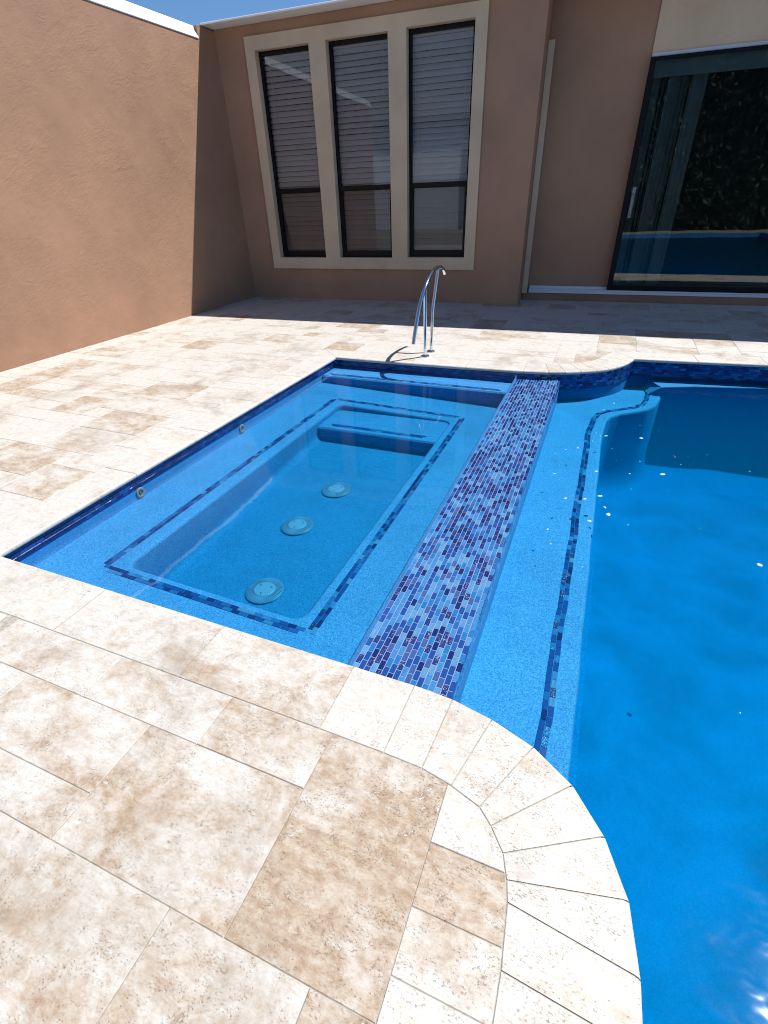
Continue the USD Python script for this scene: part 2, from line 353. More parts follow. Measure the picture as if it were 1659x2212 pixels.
# the pool edge of the coping, and the joints between its stones
near_out = [(-2.845, 1.203), (-2.03, 1.203), (-1.315, 1.203), (-0.673, 1.203), (-0.414, 1.203), (-0.26, 1.194), (-0.104, 1.161), (0.05, 1.106), (0.185, 1.016), (0.284, 0.892), (0.349, 0.747), (0.374, 0.587), (0.378, 0.455), (0.38, 0.16), (0.38, -0.15), (0.38, -0.45), (0.38, -0.75), (0.38, -1.2), (0.38, -2.2)]
near_in = [(-3.15, 0.898), (-2.03, 0.898), (-1.315, 0.898), (-0.671, 0.898), (-0.423, 0.896), (-0.284, 0.891), (-0.178, 0.871), (-0.079, 0.838), (-0.035, 0.797), (0.012, 0.737), (0.034, 0.675), (0.045, 0.625), (0.056, 0.48), (0.058, 0.16), (0.058, -0.15), (0.058, -0.45), (0.058, -0.75), (0.058, -1.2), (0.058, -2.2)]
left_out = [(-2.845, 5.315), (-2.845, 4.52), (-2.845, 3.72), (-2.845, 2.98), (-2.845, 2.2), (-2.845, 1.203)]
left_in = [(-3.15, 5.62), (-3.15, 4.52), (-3.15, 3.72), (-3.15, 2.98), (-3.15, 2.2), (-3.15, 0.898)]
far_out = [(-2.845, 5.315), (-2.51, 5.316), (-1.90, 5.322), (-1.28, 5.342), (-0.655, 5.37), (-0.40, 5.412), (-0.24, 5.458), (-0.085, 5.522), (0.066, 5.604), (0.18, 5.70), (0.262, 5.80), (0.335, 5.92), (0.385, 6.04), (0.425, 6.155), (1.05, 6.215), (1.7, 6.28), (2.4, 6.35), (3.1, 6.42), (4.5, 6.55)]
far_in = [(-3.15, 5.62), (-2.51, 5.62), (-1.90, 5.626), (-1.28, 5.645), (-0.665, 5.672), (-0.47, 5.70), (-0.345, 5.737), (-0.225, 5.79), (-0.12, 5.852), (-0.055, 5.905), (0.0, 5.97), (0.05, 6.05), (0.10, 6.18), (0.21, 6.44), (1.02, 6.515), (1.67, 6.58), (2.37, 6.65), (3.07, 6.72), (4.47, 6.85)]
pool_void = Polygon(left_out[::-1][:-1] + far_out + [(6.5, 6.6), (6.5, -6.0), (0.38, -6.0)] + near_out[::-1][:-1]).buffer(0)
coping_zone = Polygon(left_in[::-1][:-1] + far_in + [(6.5, 6.9), (6.5, -6.0), (0.058, -6.0)] + near_in[::-1][:-1]).buffer(0)

# ------------------------------------------------------------------ ground
ground = part("ground", sheet(sbox(-300, -300, 300, 300).difference(pool_void.buffer(0.06)), -0.045), M_GROUND, kind="structure")

# ------------------------------------------------------------------ house frame (local u along the wall, v into the house)
HA, HC = 0.04, np.array([-6.41, 8.85, 0.0])
HM = np.eye(4); HM[:3, 0] = [math.cos(HA), math.sin(HA), 0]; HM[:3, 1] = [-math.sin(HA), math.cos(HA), 0]; HM[:3, 3] = HC
def H(m): return move(m, HM)
def hbx(*a, **k): return H(bx(*a, **k))
def hp(u, v): return tuple((HM @ [u, v, 0, 1])[:2])

house = xform("house", label="brown stucco house with a tall triple window and a recessed sliding glass door", category="house")
hn = path(house)
REC = 5.075
def wallplate(rects_out, holes, v0, v1):
    """An upright plate in the u-z plane with rectangular holes, from depth v0 to v1."""
    P = sbox(*rects_out)
    for h in holes: P = P.difference(sbox(*h))
    m = prism(P, 0, v1 - v0)
    v = m[0]; return H((np.c_[v[:, 0], v0 + (v[:, 2]), v[:, 1]], m[1][:, ::-1]))
TR = (0.524, 0.52, 4.31, 3.745)
OPEN = [(0.69, 0.70, 1.625, 3.575), (1.905, 0.70, 2.885, 3.58), (3.163, 0.705, 4.14, 3.59)]
part("front_wall", wallplate((-0.012, -0.04, REC, 3.88), [(TR[0] + .06, TR[1] + .06, TR[2] - .06, TR[3] - .06)], 0.0, 0.25), M_WALL, hn)
part("window_surround", wallplate(TR, OPEN, -0.03, 0.16), M_TRIM, hn)
part("return_wall", hbx(REC - 0.25, REC, 0.252, 1.0, -0.04, 3.88), M_WALL, hn)
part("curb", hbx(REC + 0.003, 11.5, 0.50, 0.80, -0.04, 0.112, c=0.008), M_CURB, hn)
part("recess_wall", hbx(REC + 0.003, 6.44, 0.62, 0.80, 0.114, 3.88), M_WALL, hn, label="deeply shaded brown wall panel beside the glass door")
part("door_header", hbx(6.443, 11.5, 0.60, 0.80, 3.12, 3.88), M_TRIM, hn)
part("header_drip", hbx(6.446, 11.5, 0.575, 0.66, 3.075, 3.118, c=0.006), M_ALU, hn)
part("door_jamb_strip", hbx(REC + 0.004, 5.165, 0.43, 0.50, 0.115, 3.355, c=0.004), M_TRIM, hn)
part("door_track", join([hbx(5.19, 11.5, 0.515, 0.615, 0.114, 0.150), hbx(5.19, 11.5, 0.523, 0.535, 0.152, 0.172), hbx(5.19, 11.5, 0.585, 0.612, 0.152, 0.215)]), M_ALU, hn)
part("roof", hbx(-0.9, 11.5, -0.29, 6.0, 3.885, 3.897), M_WHITE, hn)
part("roof_edge", hbx(-0.02, 11.5, -0.33, -0.293, 3.878, 3.902, c=0.006), M_WHITE, hn)
rr = random.Random(5)
# windows: frame, meeting rail, panes
for i, (u0, z0, u1, z1) in enumerate(OPEN):
    w = xform("window", hn)
    fr = 0.042; zm = 1.705
    v0, v1 = 0.085, 0.135
    part("frame", wallplate((u0 - .01, z0 - .01, u1 + .01, z1 + .01), [(u0 + fr, z0 + fr * 1.2, u1 - fr, z1 - fr * 1.3)], v0, v1), M_FRAME, w)
    part("meeting_rail", hbx(u0 + fr - .003, u1 - fr + .003, v0 - 0.006, v1 - 0.01, zm, zm + 0.062, c=0.003), M_FRAME, w)
    part("lower_sash", wallplate((u0 + fr - .003, z0 + fr * 1.2 - .003, u1 - fr + .003, zm + .002), [(u0 + fr + .022, z0 + fr * 1.2 + .05, u1 - fr - .022, zm - .012)], v0 + 0.012, v1 - 0.004), M_FRAME, w)
    part("pane", hbx(u0 + fr - .002, u1 - fr + .002, v0 + 0.030, v0 + 0.034, zm + .05, z1 - fr * 1.3 + .002), M_GLASS, w)
    part("pane", hbx(u0 + fr + .02, u1 - fr - .02, v0 + 0.040, v0 + 0.044, z0 + fr * 1.2 + .045, zm - .008), M_SCREEN, w)
# the room behind
part("room_shell", flip(join([hbx(0.3, 4.7, 0.252, 2.6, 0.1, 3.79), ])), M_ROOM, hn)
part("room_shell", flip(hbx(6.0, 11.4, 0.802, 5.0, 0.10, 3.79)), M_ROOM, hn)

# sliding glass door
door = xform("sliding_door", hn)
part("frame", wallplate((6.437, 0.155, 9.3, 3.07), [(6.437 + 0.075, 0.155 + 0.085, 9.22, 3.07 - 0.04)], 0.537, 0.583), M_FRAME, door)
part("pane", hbx(6.437 + 0.07, 9.225, 0.556, 0.562, 0.235, 3.035), M_DOORG, door)
part("handle", H(tube([(6.56, 0.535, 1.23), (6.56, 0.50, 1.25), (6.553, 0.494, 1.32), (6.55, 0.494, 1.42), (6.548, 0.50, 1.50), (6.546, 0.535, 1.52)], 0.013, 10)), M_JET, door)
part("latch_plate", hbx(6.535, 6.58, 0.530, 0.5365, 1.20, 1.60, c=0.003), M_JET, door)

# blinds in the three windows: slats on cords
who = ["white slatted blind in the leftmost of the three tall windows", "white slatted blind in the middle one of the three tall windows", "white slatted blind in the rightmost of the three tall windows, beside the pillar corner"]
rb = random.Random(11)
for i, (u0, z0, u1, z1) in enumerate(OPEN):
    b = xform("window_blind", label=who[i], category="blind", group="blinds behind the triple window")
    part("headrail", hbx(u0 + .01, u1 - .01, 0.165, 0.215, z1 - 0.075, z1 - 0.02, c=0.004), M_SLAT, b)
    z = z0 + 0.085; k = 0
    while z < z1 - 0.09:
        tilt = math.radians(58 + rb.uniform(-5, 5) + (6 if i == 2 else 0)); w = 0.041
        sag = rb.uniform(-.0025, .0025)
        us = np.linspace(u0 + .012, u1 - .012, 5)
        pts = []
        for uu in us:
            for s in (-1, -0.33, 0.33, 1):
                pts.append((uu, 0.192 + s * w * math.cos(tilt), z + s * w * math.sin(tilt) + 0.004 * (1 - s * s) + sag * math.sin((uu - u0) * 6)))
        V = np.array(pts); F = []
        for a in range(4):
            for c in range(3):
                F.append([a * 4 + c, (a + 1) * 4 + c, (a + 1) * 4 + c + 1, a * 4 + c + 1])
        part("slat", H(join([(V, np.array(F))])), M_SLAT, b, smooth=True)
        z += 0.0745; k += 1
    for uc in (u0 + .14, u1 - .14):
        part("cord", hbx(uc - .002, uc + .002, 0.150, 0.153, z0 + .06, z1 - .05), M_SLAT, b)
# curtain vanes behind the sliding door
cv = xform("vertical_blind", label="grey-green vertical blind drawn to the left side behind the sliding glass door", category="blind")
part("valance", hbx(6.47, 9.2, 0.64, 0.655, 2.86, 3.07), M_VANE, cv)
for k in range(13):
    u = 6.56 + k * 0.052 + rb.uniform(-.008, .008)
    a = rb.uniform(0.5, 1.25)
    du, dv = 0.045 * math.cos(a), 0.045 * math.sin(a)
    V = np.array([(u - du, 0.72 - dv, 0.26), (u + du, 0.72 + dv, 0.26), (u + du, 0.72 + dv, 2.9), (u - du, 0.72 - dv, 2.9)])
    part("vane", H(join([(V, np.array([[0, 1, 2, 3]]))])), M_VANE, cv)

# ------------------------------------------------------------------ tall side wall with white capping
# its end lies outside the picture
sw = xform("side_wall", label="tall pinkish brown trowelled stucco wall on the left with a white capping", category="wall")
part("wall", prism(Polygon([(1.5, -0.04), (9.3, -0.04), (9.3, 3.86), (8.422, 3.86), (8.422, 3.705), (1.5, 3.705)]), 0, 0.29, True), M_WALL, sw)
part("capping", (lambda v: arr(m3.Manifold.hull_points(np.array(v))))([(x, y, z) for y in (1.5, 8.42) for x, z in ((-6.74, 3.69), (-6.402, 3.707), (-6.398, 3.715), (-6.47, 3.858), (-6.74, 3.86))]), M_WHITE, sw)
# ------------------------------------------------------------------ paving
paving = xform("patio_paving", kind="structure")
yard = Polygon([(-6.412, -2.2), (0.06, -2.2), (6.4, -2.2), (6.4, 9.3), hp(11.0, 0.50), hp(REC, 0.50), hp(REC, 0.0), (-6.412, 8.85)])
field = yard.difference(coping_zone)
field = max(field.geoms, key=lambda g: g.area) if field.geom_type != "Polygon" else field
part("joint_bed", sheet(yard.difference(pool_void.buffer(0.015)).buffer(0), -0.003), M_JOINT, paving)
X0, Y0, GX, GY = -0.617, 0.69, 0.2135, 0.2035
explicit = [  # x0, x1, y0, y1, tone
    (-2.25, -1.609, 0.69, 0.898, 0.42), (-1.609, -1.048, 0.69, 0.898, 0.36), (-1.048, -0.617, 0.69, 0.898, 0.50),
    (-0.617, -0.19, 0.28, 0.93, 0.92), (-1.256, -0.617, 0.28, 0.69, 0.66), (-1.90, -1.256, 0.425, 0.69, 0.52), (-1.90, -1.256, 0.28, 0.425, 0.60),
    (-0.19, 0.06, 0.69, 0.93, 0.05), (-0.19, 0.06, 0.523, 0.69, 0.95), (-0.19, 0.06, 0.372, 0.523, 0.55), (-0.19, 0.06, 0.10, 0.372, 0.25),
    (-1.256, -0.793, -0.127, 0.28, 0.50), (-0.793, -0.362, -0.127, 0.28, 0.62), (-0.362, -0.19, 0.10, 0.28, 0.88), (-1.90, -1.256, -0.127, 0.28, 0.48),
    (-0.362, 0.06, -0.127, 0.10, 0.55)]
rp = random.Random(21)
tiles = [(sbox(a, c, b, d), t) for a, b, c, d, t in explicit]
taken = shapely.union_all([t[0] for t in tiles])
nx0, nx1, ny0, ny1 = -30, 36, -16, 46
occ = {}
for iy in range(ny0, ny1):
    for ix in range(nx0, nx1):
        c = sbox(X0 + ix * GX, Y0 + iy * GY, X0 + (ix + 1) * GX, Y0 + (iy + 1) * GY)
        cc = c.centroid
        if taken.contains(cc): occ[ix, iy] = True
for iy in range(ny0, ny1):
    for ix in range(nx0, nx1):
        if (ix, iy) in occ: continue
        sizes = [(3, 2)] * 5 + [(2, 2)] * 4 + [(2, 3)] * 2 + [(2, 1)] * 3 + [(3, 1)] * 1 + [(1, 1)] * 2
        rp.shuffle(sizes)
        for w, h in sizes + [(1, 1)]:
            cells = [(ix + a, iy + b) for a in range(w) for b in range(h)]
            if all(q not in occ for q in cells):
                break
        for q in cells: occ[q] = True
        u = rp.random()
        tone = rp.uniform(0.05, 0.36) if u < 0.68 else (rp.uniform(0.36, 0.58) if u < 0.88 else rp.uniform(0.60, 0.84))
        tiles.append((sbox(X0 + ix * GX, Y0 + iy * GY, X0 + (ix + w) * GX, Y0 + (iy + h) * GY).difference(taken), tone))
slabs = []
for P, tone in tiles:
    g = rp.uniform(0.0008, 0.0013)
    Q = P.intersection(field)
    for q in getattr(Q, "geoms", [Q]):
        if q.geom_type != "Polygon" or q.area < 0.003: continue
        q = q.buffer(-g, join_style=2)
        if q.geom_type != "Polygon" or q.is_empty or q.area < 0.002: continue
        q = q.simplify(0.002)
        slabs.append([q, tone, rp.random(), rp.uniform(-0.0008, 0.0008)])
for s in slabs:
    s.append(seen_area([(x, y, 0) for x, y in np.array(s[0].exterior.coords)[:-1]]))
slabs.sort(key=lambda s: -s[4])
rest = []
for k, (q, tone, seed, dz, ar) in enumerate(slabs):
    m = slab(q, dz)
    val = {"tone": np.full(len(m[0]), tone), "seed": np.full(len(m[0]), seed)}
    if k < 290 and ar > 0: part("paving_slab", m, M_TRAV, paving, vals=val)
    else: rest.append((m, tone, seed))
part("paving_slabs", join([r[0] for r in rest]), M_TRAV, paving, kind="stuff",
     vals={"tone": np.concatenate([np.full(len(r[0][0]), r[1]) for r in rest]), "seed": np.concatenate([np.full(len(r[0][0]), r[2]) for r in rest])})

# ------------------------------------------------------------------ coping stones with a rounded nose
coping = xform("pool_coping", kind="structure")
def cope(o0, o1, i0, i1, tone, th=0.034):
    o0, o1, i0, i1 = map(np.array, (o0, o1, i0, i1))
    along = (o1 - o0) / np.linalg.norm(o1 - o0); g = 0.0021
    o0, i0 = o0 + along * g, i0 + along * g; o1, i1 = o1 - along * g, i1 - along * g
    r = th / 2
    loops = []
    for o, i in ((o0, i0), (o1, i1)):
        d = (i - o); ln = np.linalg.norm(d); d = d / ln
        pr = [(ln - 0.0016, -th), (ln - 0.0016, -0.002), (ln - 0.0036, 0.0)]
        for a in np.linspace(math.pi / 2, 3 * math.pi / 2, 7):
            pr.append((r + r * math.cos(a), -r + r * math.sin(a)))
        loops.append(np.array([(*(o + d * s), z) for s, z in pr]))
    m = loft([loops[0], loops[1]], closed=True)
    n = len(loops[0]); v = m[0]
    f = list(m[1]); c = np.array(m3.triangulate([np.c_[np.linalg.norm(loops[0][:, :2] - loops[0][0, :2], axis=1), loops[0][:, 2]]]))
    f = np.vstack([f, c, c[:, ::-1] + n])
    # make faces point outwards
    cen = v.mean(0); tri = v[f]; nrm = np.cross(tri[:, 1] - tri[:, 0], tri[:, 2] - tri[:, 0])
    bad = (nrm * (tri.mean(1) - cen)).sum(1) < 0
    f[bad] = f[bad][:, ::-1]
    part("coping_stone", (v, f), M_TRAV, coping, smooth=28)
    return v, f
_p = part
def copings(out, inn, tones):
    for k in range(len(out) - 1):
        global part
        tone = tones[k % len(tones)]
        seed = rp.random()
        def part(name, mesh, mat, parent, smooth=False, **kw):
            import trimesh
            v, f, nn = meshkit.arrays(mesh, smooth)
            g = usdkit.mesh(stage, fresh(path(parent), name), (v, f), mat)
            g.CreateNormalsAttr(Vt.Vec3fArray.FromNumpy(nn.astype(np.float32))); g.SetNormalsInterpolation("vertex")
            for kk, x in (("tone", tone), ("seed", seed)):
                UsdGeom.PrimvarsAPI(g).CreatePrimvar(kk, T.FloatArray, "vertex").Set(Vt.FloatArray.FromNumpy(np.full(len(v), x, np.float32)))
        cope(out[k], out[k + 1], inn[k], inn[k + 1], tone)
        part = _p
copings(near_out, near_in, [0.22, 0.30, 0.42, 0.20, 0.28, 0.34, 0.40, 0.30, 0.22, 0.26, 0.22, 0.24])
copings(left_out, left_in, [0.15, 0.22, 0.12, 0.2, 0.15])
copings(far_out, far_in, [0.2, 0.3, 0.22, 0.3, 0.15, 0.45, 0.35, 0.4, 0.2])

# ------------------------------------------------------------------ mosaic tiles
def mosaic_tile(c, along, across, w=0.0238, l=0.0495, t=0.006, b=0.0011):
    """A bevelled glass tile at c (centre of its base); along and across span its face."""
    c, a, s = (np.asarray(x, float) for x in (c, along, across))
    n = np.cross(s, a); n /= np.linalg.norm(n)
    V = []
    for inset, h in ((b, t), (0, t - b), (0, 0)):
        for sx, sy in ((-1, -1), (1, -1), (1, 1), (-1, 1)):
            V.append(c + s * sx * (w / 2 - inset) + a * sy * (l / 2 - inset) + n * h)
    F = [[0, 1, 2, 3]]
    for r in (0, 4):
        for j in range(4):
            k = (j + 1) % 4
            F.append([r + j, r + 4 + j, r + 4 + k, r + k])
    uv = [(sx * w / 2, sy * l / 2) for _ in range(3) for sx, sy in ((-1, -1), (1, -1), (1, 1), (-1, 1))]
    return join([(np.array(V), np.array(F))]), np.array(uv), n
def lay(items, parent, name, limit=290, stuffname=None):
    """items: (centre, along, across, tone, w, l). The largest in view become parts, the rest one part."""
    todo = []
    for c, a, s, tone, w, l in items:
        m, uv, n = mosaic_tile(c, a, s, w, l)
        ar = seen_area(m[0][4:8]) if n @ (EYE - np.asarray(c)) > 0 else 0
        sd = rm.uniform(0, 40)
        todo.append((ar, m, uv + [sd, sd * 3.1], tone))
    todo.sort(key=lambda x: -x[0])
    for ar, m, uv, tone in todo[:limit]:
        part(name, m, M_MOS, parent, uv=uv, vals={"tone": np.full(len(m[0]), tone)})
    r = todo[limit:]
    if r:
        part(stuffname or name + "s", join([x[1] for x in r]), M_MOS, parent, kind="stuff", uv=np.vstack([x[2] for x in r]), vals={"tone": np.concatenate([np.full(len(x[1][0]), x[3]) for x in r])})
rm = random.Random(3)
TONES = [0.05, 0.05, 0.2, 0.2, 0.36, 0.36, 0.36, 0.36, 0.5, 0.62, 0.62, 0.76, 0.76, 0.76, 0.9, 0.9, 0.97]
def tone(dark=0.0):
    if rm.random() < dark: return rm.choice([0.05, 0.2, 0.36, 0.36, 0.5, 0.62])
    if dark < 0: return rm.choice([0.05, 0.05, 0.2, 0.2, 0.36])
    return rm.choice(TONES)

# spillway wall between spa and pool
sp = xform("spillway_wall", label="low dividing wall between spa and pool, topped with blue glass mosaic", category="wall")
BL, BR = -0.716, -0.276
part("core", bx(BL, BR - 0.006, 1.19, 5.47, -1.3, Z_BAND - 0.0016), M_GROUT, sp)
part("plaster_face", bx(BR - 0.0058, BR - 0.001, 1.19, 5.47, -1.2, Z_BAND - 0.080), M_PLAST, sp)
items = []
ncol, pw, pl = 17, (BR - BL) / 17, 0.0515
for i in range(ncol):
    x = BL + (i + 0.5) * pw
    y = 1.205 + (0.5 * pl if i % 2 else 0) + 0.0
    while y < 5.44:
        items.append(((x, y, Z_BAND - 0.006), (0, 1, 0), (1, 0, 0), tone(), pw - 0.0028, pl - 0.0030))
        y += pl
for r in range(3):   # the pool-side face
    z = Z_BAND - 0.0121 - r * 0.0262
    y = 1.23 + (0.5 * pl if r % 2 else 0)
    while y < 5.44:
        items.append(((BR - 0.006, y, z), (0, 1, 0), (0, 0, -1), tone(), 0.0240, pl - 0.0019))
        y += pl
lay(items, sp, "mosaic_tile")

# ------------------------------------------------------------------ spa basin
spa = xform("spa_basin", kind="structure")
sx0, sx1, sy0, sy1 = -2.872, BL, 1.178, 5.345
def zb(x): return -0.20 - 0.075 * (np.asarray(x) + 2.87) / 2.15
def rrect(x0, x1, y0, y1, r, n=6):
    out = []
    for cx, cy, a0 in ((x1 - r, y1 - r, 0), (x0 + r, y1 - r, 90), (x0 + r, y0 + r, 180), (x1 - r, y0 + r, 270)):
        for a in np.radians(np.linspace(a0, a0 + 90, n)): out.append((cx + r * math.cos(a), cy + r * math.sin(a)))
    return np.array(out)
def spafloor(y): return -0.52 + 0.05 * (np.asarray(y) - 1.5)
OX0, OX1, OY0, OY1 = -2.37, -1.175, 1.57, 4.42
ring = []
ring.append((rrect(sx0, sx1, sy0, sy1, 0.01), lambda x, y: zb(x) + 0.0))
e = 0.025
for d, dz in ((-e, 0), (-e * 0.5, -e * 0.13), (-e * 0.13, -e * 0.5), (0, -e)):
    ring.append((rrect(OX0 + d, OX1 - d, OY0 + d, OY1 - d, 0.07 + (-d)), lambda x, y, dz=dz: zb(x) + dz))
for d, dz in ((0, 0.06), (0.008, 0.03), (0.03, 0.008), (0.06, 0.0)):
    ring.append((rrect(OX0 + d, OX1 - d, OY0 + d, OY1 - d, 0.09), lambda x, y, dz=dz: spafloor(y) + dz))
loops = [np.c_[q, f(q[:, 0], q[:, 1])] for q, f in ring]
part("bench", flip(loft(loops[:5])), M_PLAST, spa, smooth=40)
part("bench_riser", flip(loft(loops[4:])), M_PLAST, spa, smooth=60)
lv = loops[-1]; part("floor", (lv, np.array(m3.triangulate([lv[:, :2].copy()]))), M_PLAST, spa)
ow = rrect(sx0, sx1, sy0, sy1, 0.01)
part("spa_wall", flip(loft([np.c_[ow, np.full(len(ow), -0.034)], np.c_[ow, zb(ow[:, 0]) - 0.01]])), M_PLAST, spa, smooth=30)
STEP = -0.122
part("entry_step", bx(sx0 + 0.002, BL - 0.004, 4.985, sy1 - 0.004, -0.6, STEP, c=0.014), M_PLAST, spa)
part("lower_step", bx(OX0 - 0.02, OX1 + 0.02, 3.93, OY1 + 0.05, -0.7, -0.275, c=0.014), M_PLAST, spa)
items = []
def course(p0, p1, side, zf, rows=2, dark=0.45, w=0.0262, l=0.0515):
    """Two staggered rows of tiles set in a flat surface from p0 to p1; side is the unit vector across."""
    p0, p1, side = (np.asarray(x, float) for x in (p0, p1, side))
    d = p1 - p0; ln = np.linalg.norm(d); d /= ln
    for r in range(rows):
        t = l * (0.5 if r % 2 else 1.0)
        while t < ln - l * 0.3:
            c = p0 + d * t + side * (r - (rows - 1) / 2) * w
            z = zf(c[0], c[1])
            s3, d3 = np.array([*side, 0.0]), np.array([*d, 0.0])
            s3[2] = (zf(*(c + side * .01)) - zf(*(c - side * .01))) / .02; d3[2] = (zf(*(c + d * .01)) - zf(*(c - d * .01))) / .02
            if np.cross(s3, d3)[2] < 0: s3 = -s3
            items.append(((c[0], c[1], z - 0.0035), d3, s3, tone(dark), w - 0.002, l - 0.002))
            t += l
zbf = lambda x, y: float(zb(x))
TX0, TX1, TY0, TY1 = -2.485, -1.083, 1.50, 4.545
course((TX0, TY0), (TX0, TY1), (1, 0), zbf); course((TX1, TY0), (TX1, TY1), (1, 0), zbf)
course((TX0 + .03, TY0), (TX1 - .03, TY0), (0, 1), zbf); course((TX0 + .03, TY1), (TX1 - .03, TY1), (0, 1), zbf)
course((-2.80, 5.05), (-0.82, 5.05), (0, 1), lambda x, y: STEP)
course((OX0 + 0.1, 4.02), (OX1 - 0.12, 4.02), (0, 1), lambda x, y: -0.275)
for r in range(3):  # waterline tiles
    z = -0.047 - r * 0.0262
    y = sy0 + (0.5 * pl if r % 2 else 0) + 0.03
    while y < sy1 - .03:
        items.append(((sx0 + 0.001, y, z), (0, 1, 0), (0, 0, 1), tone(-1), 0.0242, pl - .002)); y += pl
    x = sx0 + (0.5 * pl if r % 2 else 0) + 0.03
    while x < BL - .02:
        items.append(((x, sy1 - 0.001, z), (1, 0, 0), (0, 0, 1), tone(-1), 0.0242, pl - .002)); x += pl
def facing(it):   # wall tiles must face into the water
    out = []
    for c, a, s, t_, w, l in it:
        n = np.cross(s, a)
        want = np.array([(-1.8 - c[0]) if abs(n[0]) > .5 else 0, (3.0 - c[1]) if abs(n[1]) > .5 else 0, 1 if abs(n[2]) > .5 else 0])
        out.append((c, a, s if n @ want > 0 else tuple(-np.asarray(s)), t_, w, l))
    return out
lay(facing(items), spa, "mosaic_tile")

# ------------------------------------------------------------------ pool basin
pool = xform("pool_basin", kind="structure")
edge = [(0.184 + 0.002 * math.sin(y * 8.3) + 0.0015 * math.sin(y * 15.1), y) for y in np.arange(0.2, 4.8, 0.1)] + [(0.196, 4.85), (0.212, 5.05), (0.25, 5.17), (0.33, 5.27), (0.475, 5.385), (0.60, 5.50), (0.668, 5.62), (0.705, 5.78), (0.735, 5.95)]
wall_pts = [(x, y + 0.028) if x < 0.4 else (x - 0.0, y + 0.028) for x, y in far_out[4:]]
ZS = -0.315
def zstep(x, y):
    return ZS + 0.0 * x
def bend(pl_, d):
    ls = LineString(pl_).offset_curve(d); return np.array(ls.coords)
far_wall_under = [(BL - .02, 5.372)] + [(x, y) for x, y in wall_pts]
k63 = [(BR - .006, 5.47)] + [p for p in far_wall_under if BR < p[0] <= 0.45]
stepP = Polygon([(BR - .006, 0.2)] + edge[:-1] + [(0.735, 5.95), (0.60, 5.96), (0.565, 6.175)] + k63[::-1]).buffer(0)
part("step", sheet(stepP, ZS), M_PLAST, pool)
ed = np.array(edge + [(6.4, 6.55)])
rl = []
L0 = LineString(edge); tt = np.linspace(0, 1, 160)
base = np.array([L0.interpolate(t, normalized=True).coords[0] for t in tt])
tg = np.gradient(base, axis=0); tg /= np.linalg.norm(tg, axis=1, keepdims=True)
nr = np.c_[tg[:, 1], -tg[:, 0]]
grow = np.clip((base[:, 1] - 4.95) / 0.35, 0, 1)[:, None]
for d, d2, z in ((0.0, 0.0, ZS), (0.010, 0.010, ZS - 0.004), (0.018, 0.018, ZS - 0.012), (0.022, 0.024, ZS - 0.03), (0.024, 0.026, -0.60), (0.026, 0.03, -0.90), (0.03, 0.05, -1.02), (0.04, 0.09, -1.10), (0.08, 0.15, -1.15), (0.15, 0.24, -1.17)):
    rl.append(np.c_[base + nr * (d * (1 - grow) + d2 * grow), np.full(160, z)])
part("step_riser", loft(rl, closed=False), M_PLAST, pool, smooth=50)
# shallow ledge along the far wall, its left end sloping down to the step
lf = [(0.565, 6.175), (0.62, 6.18), (1.05, 6.235), (1.7, 6.30), (2.4, 6.37), (6.4, 6.75)]
le = [(0.62, 5.95), (0.735, 5.952), (1.05, 6.06), (1.7, 6.20), (2.4, 6.33), (6.4, 6.74)]
zl = [ZS + .002, -0.225, -0.222, -0.222, -0.222, -0.222]
A = np.array([(*a, z) for a, z in zip(lf, zl)]); B = np.array([(*b, z) for b, z in zip(le, zl)])
part("ledge", loft([A, B], closed=False), M_PLAST, pool)
C1 = B.copy(); C1[:, 1] -= 0.012; C1[:, 2] -= 0.012
CS = [B, C1]
for dd, z in ((0.01, -0.55), (0.04, -0.74), (0.11, -0.91), (0.22, -1.04), (0.40, -1.13), (0.66, -1.17)):
    Cn = C1.copy(); Cn[:, 1] -= dd; Cn[:, 2] = z; CS.append(Cn)
part("ledge_riser", loft(CS, closed=False), M_PLAST, pool, smooth=50)
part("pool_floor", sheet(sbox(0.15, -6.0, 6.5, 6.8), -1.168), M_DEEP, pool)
wl = np.array(far_wall_under + [(6.4, 6.75)])
part("far_pool_wall", loft([np.c_[wl, np.full(len(wl), -0.034)], np.c_[wl, np.full(len(wl), -1.17)]], closed=False), M_PLAST, pool, smooth=35)
nw = np.array([(BR - .006, 1.24)] + [(x + (0.0 if x < .2 else -0.02), y - 0.025) for x, y in near_out[5:]] + [(0.355, -6.0)])
part("near_pool_wall", loft([np.c_[nw, np.full(len(nw), -1.17)], np.c_[nw, np.full(len(nw), -0.034)]], closed=False), M_PLAST, pool, smooth=35)
part("right_pool_wall", bx(6.4, 6.6, -6.0, 6.8, -1.2, -0.03), M_PLAST, pool)
part("back_pool_wall", bx(0.3, 6.6, -6.2, -6.0, -1.2, -0.03), M_PLAST, pool)
items = []
# tile line in the step, following its edge
wob = lambda y: 0.0025 * math.sin(y * 9.1) + 0.002 * math.sin(y * 17.3 + 1) + 0.002 * math.sin(y * 5.2)
tl = LineString([(0.085 + wob(y), y) for y in np.arange(1.0, 4.75, 0.12)] + [ (0.098, 4.85), (0.112, 5.04), (0.15, 5.19), (0.22, 5.28), (0.33, 5.365), (0.48, 5.48), (0.565, 5.60), (0.60, 5.76), (0.625, 5.98)])
s = 0.02
while s < tl.length - 0.03:
    for r in (0, 1):
        q = np.array(tl.interpolate(s + (0.5 * pl if r else 0)).coords[0]); q2 = np.array(tl.interpolate(s + (0.5 * pl if r else 0) + 0.01).coords[0])
        d = (q2 - q); d /= np.linalg.norm(d) + 1e-9
        side = np.array([d[1], -d[0]])
        c = q + side * (r - 0.5) * 0.0262
        items.append(((c[0], c[1], ZS - 0.0035), (d[0], d[1], 0), (side[0], side[1], 0), tone(0.6), 0.0242, pl - .002))
    s += pl
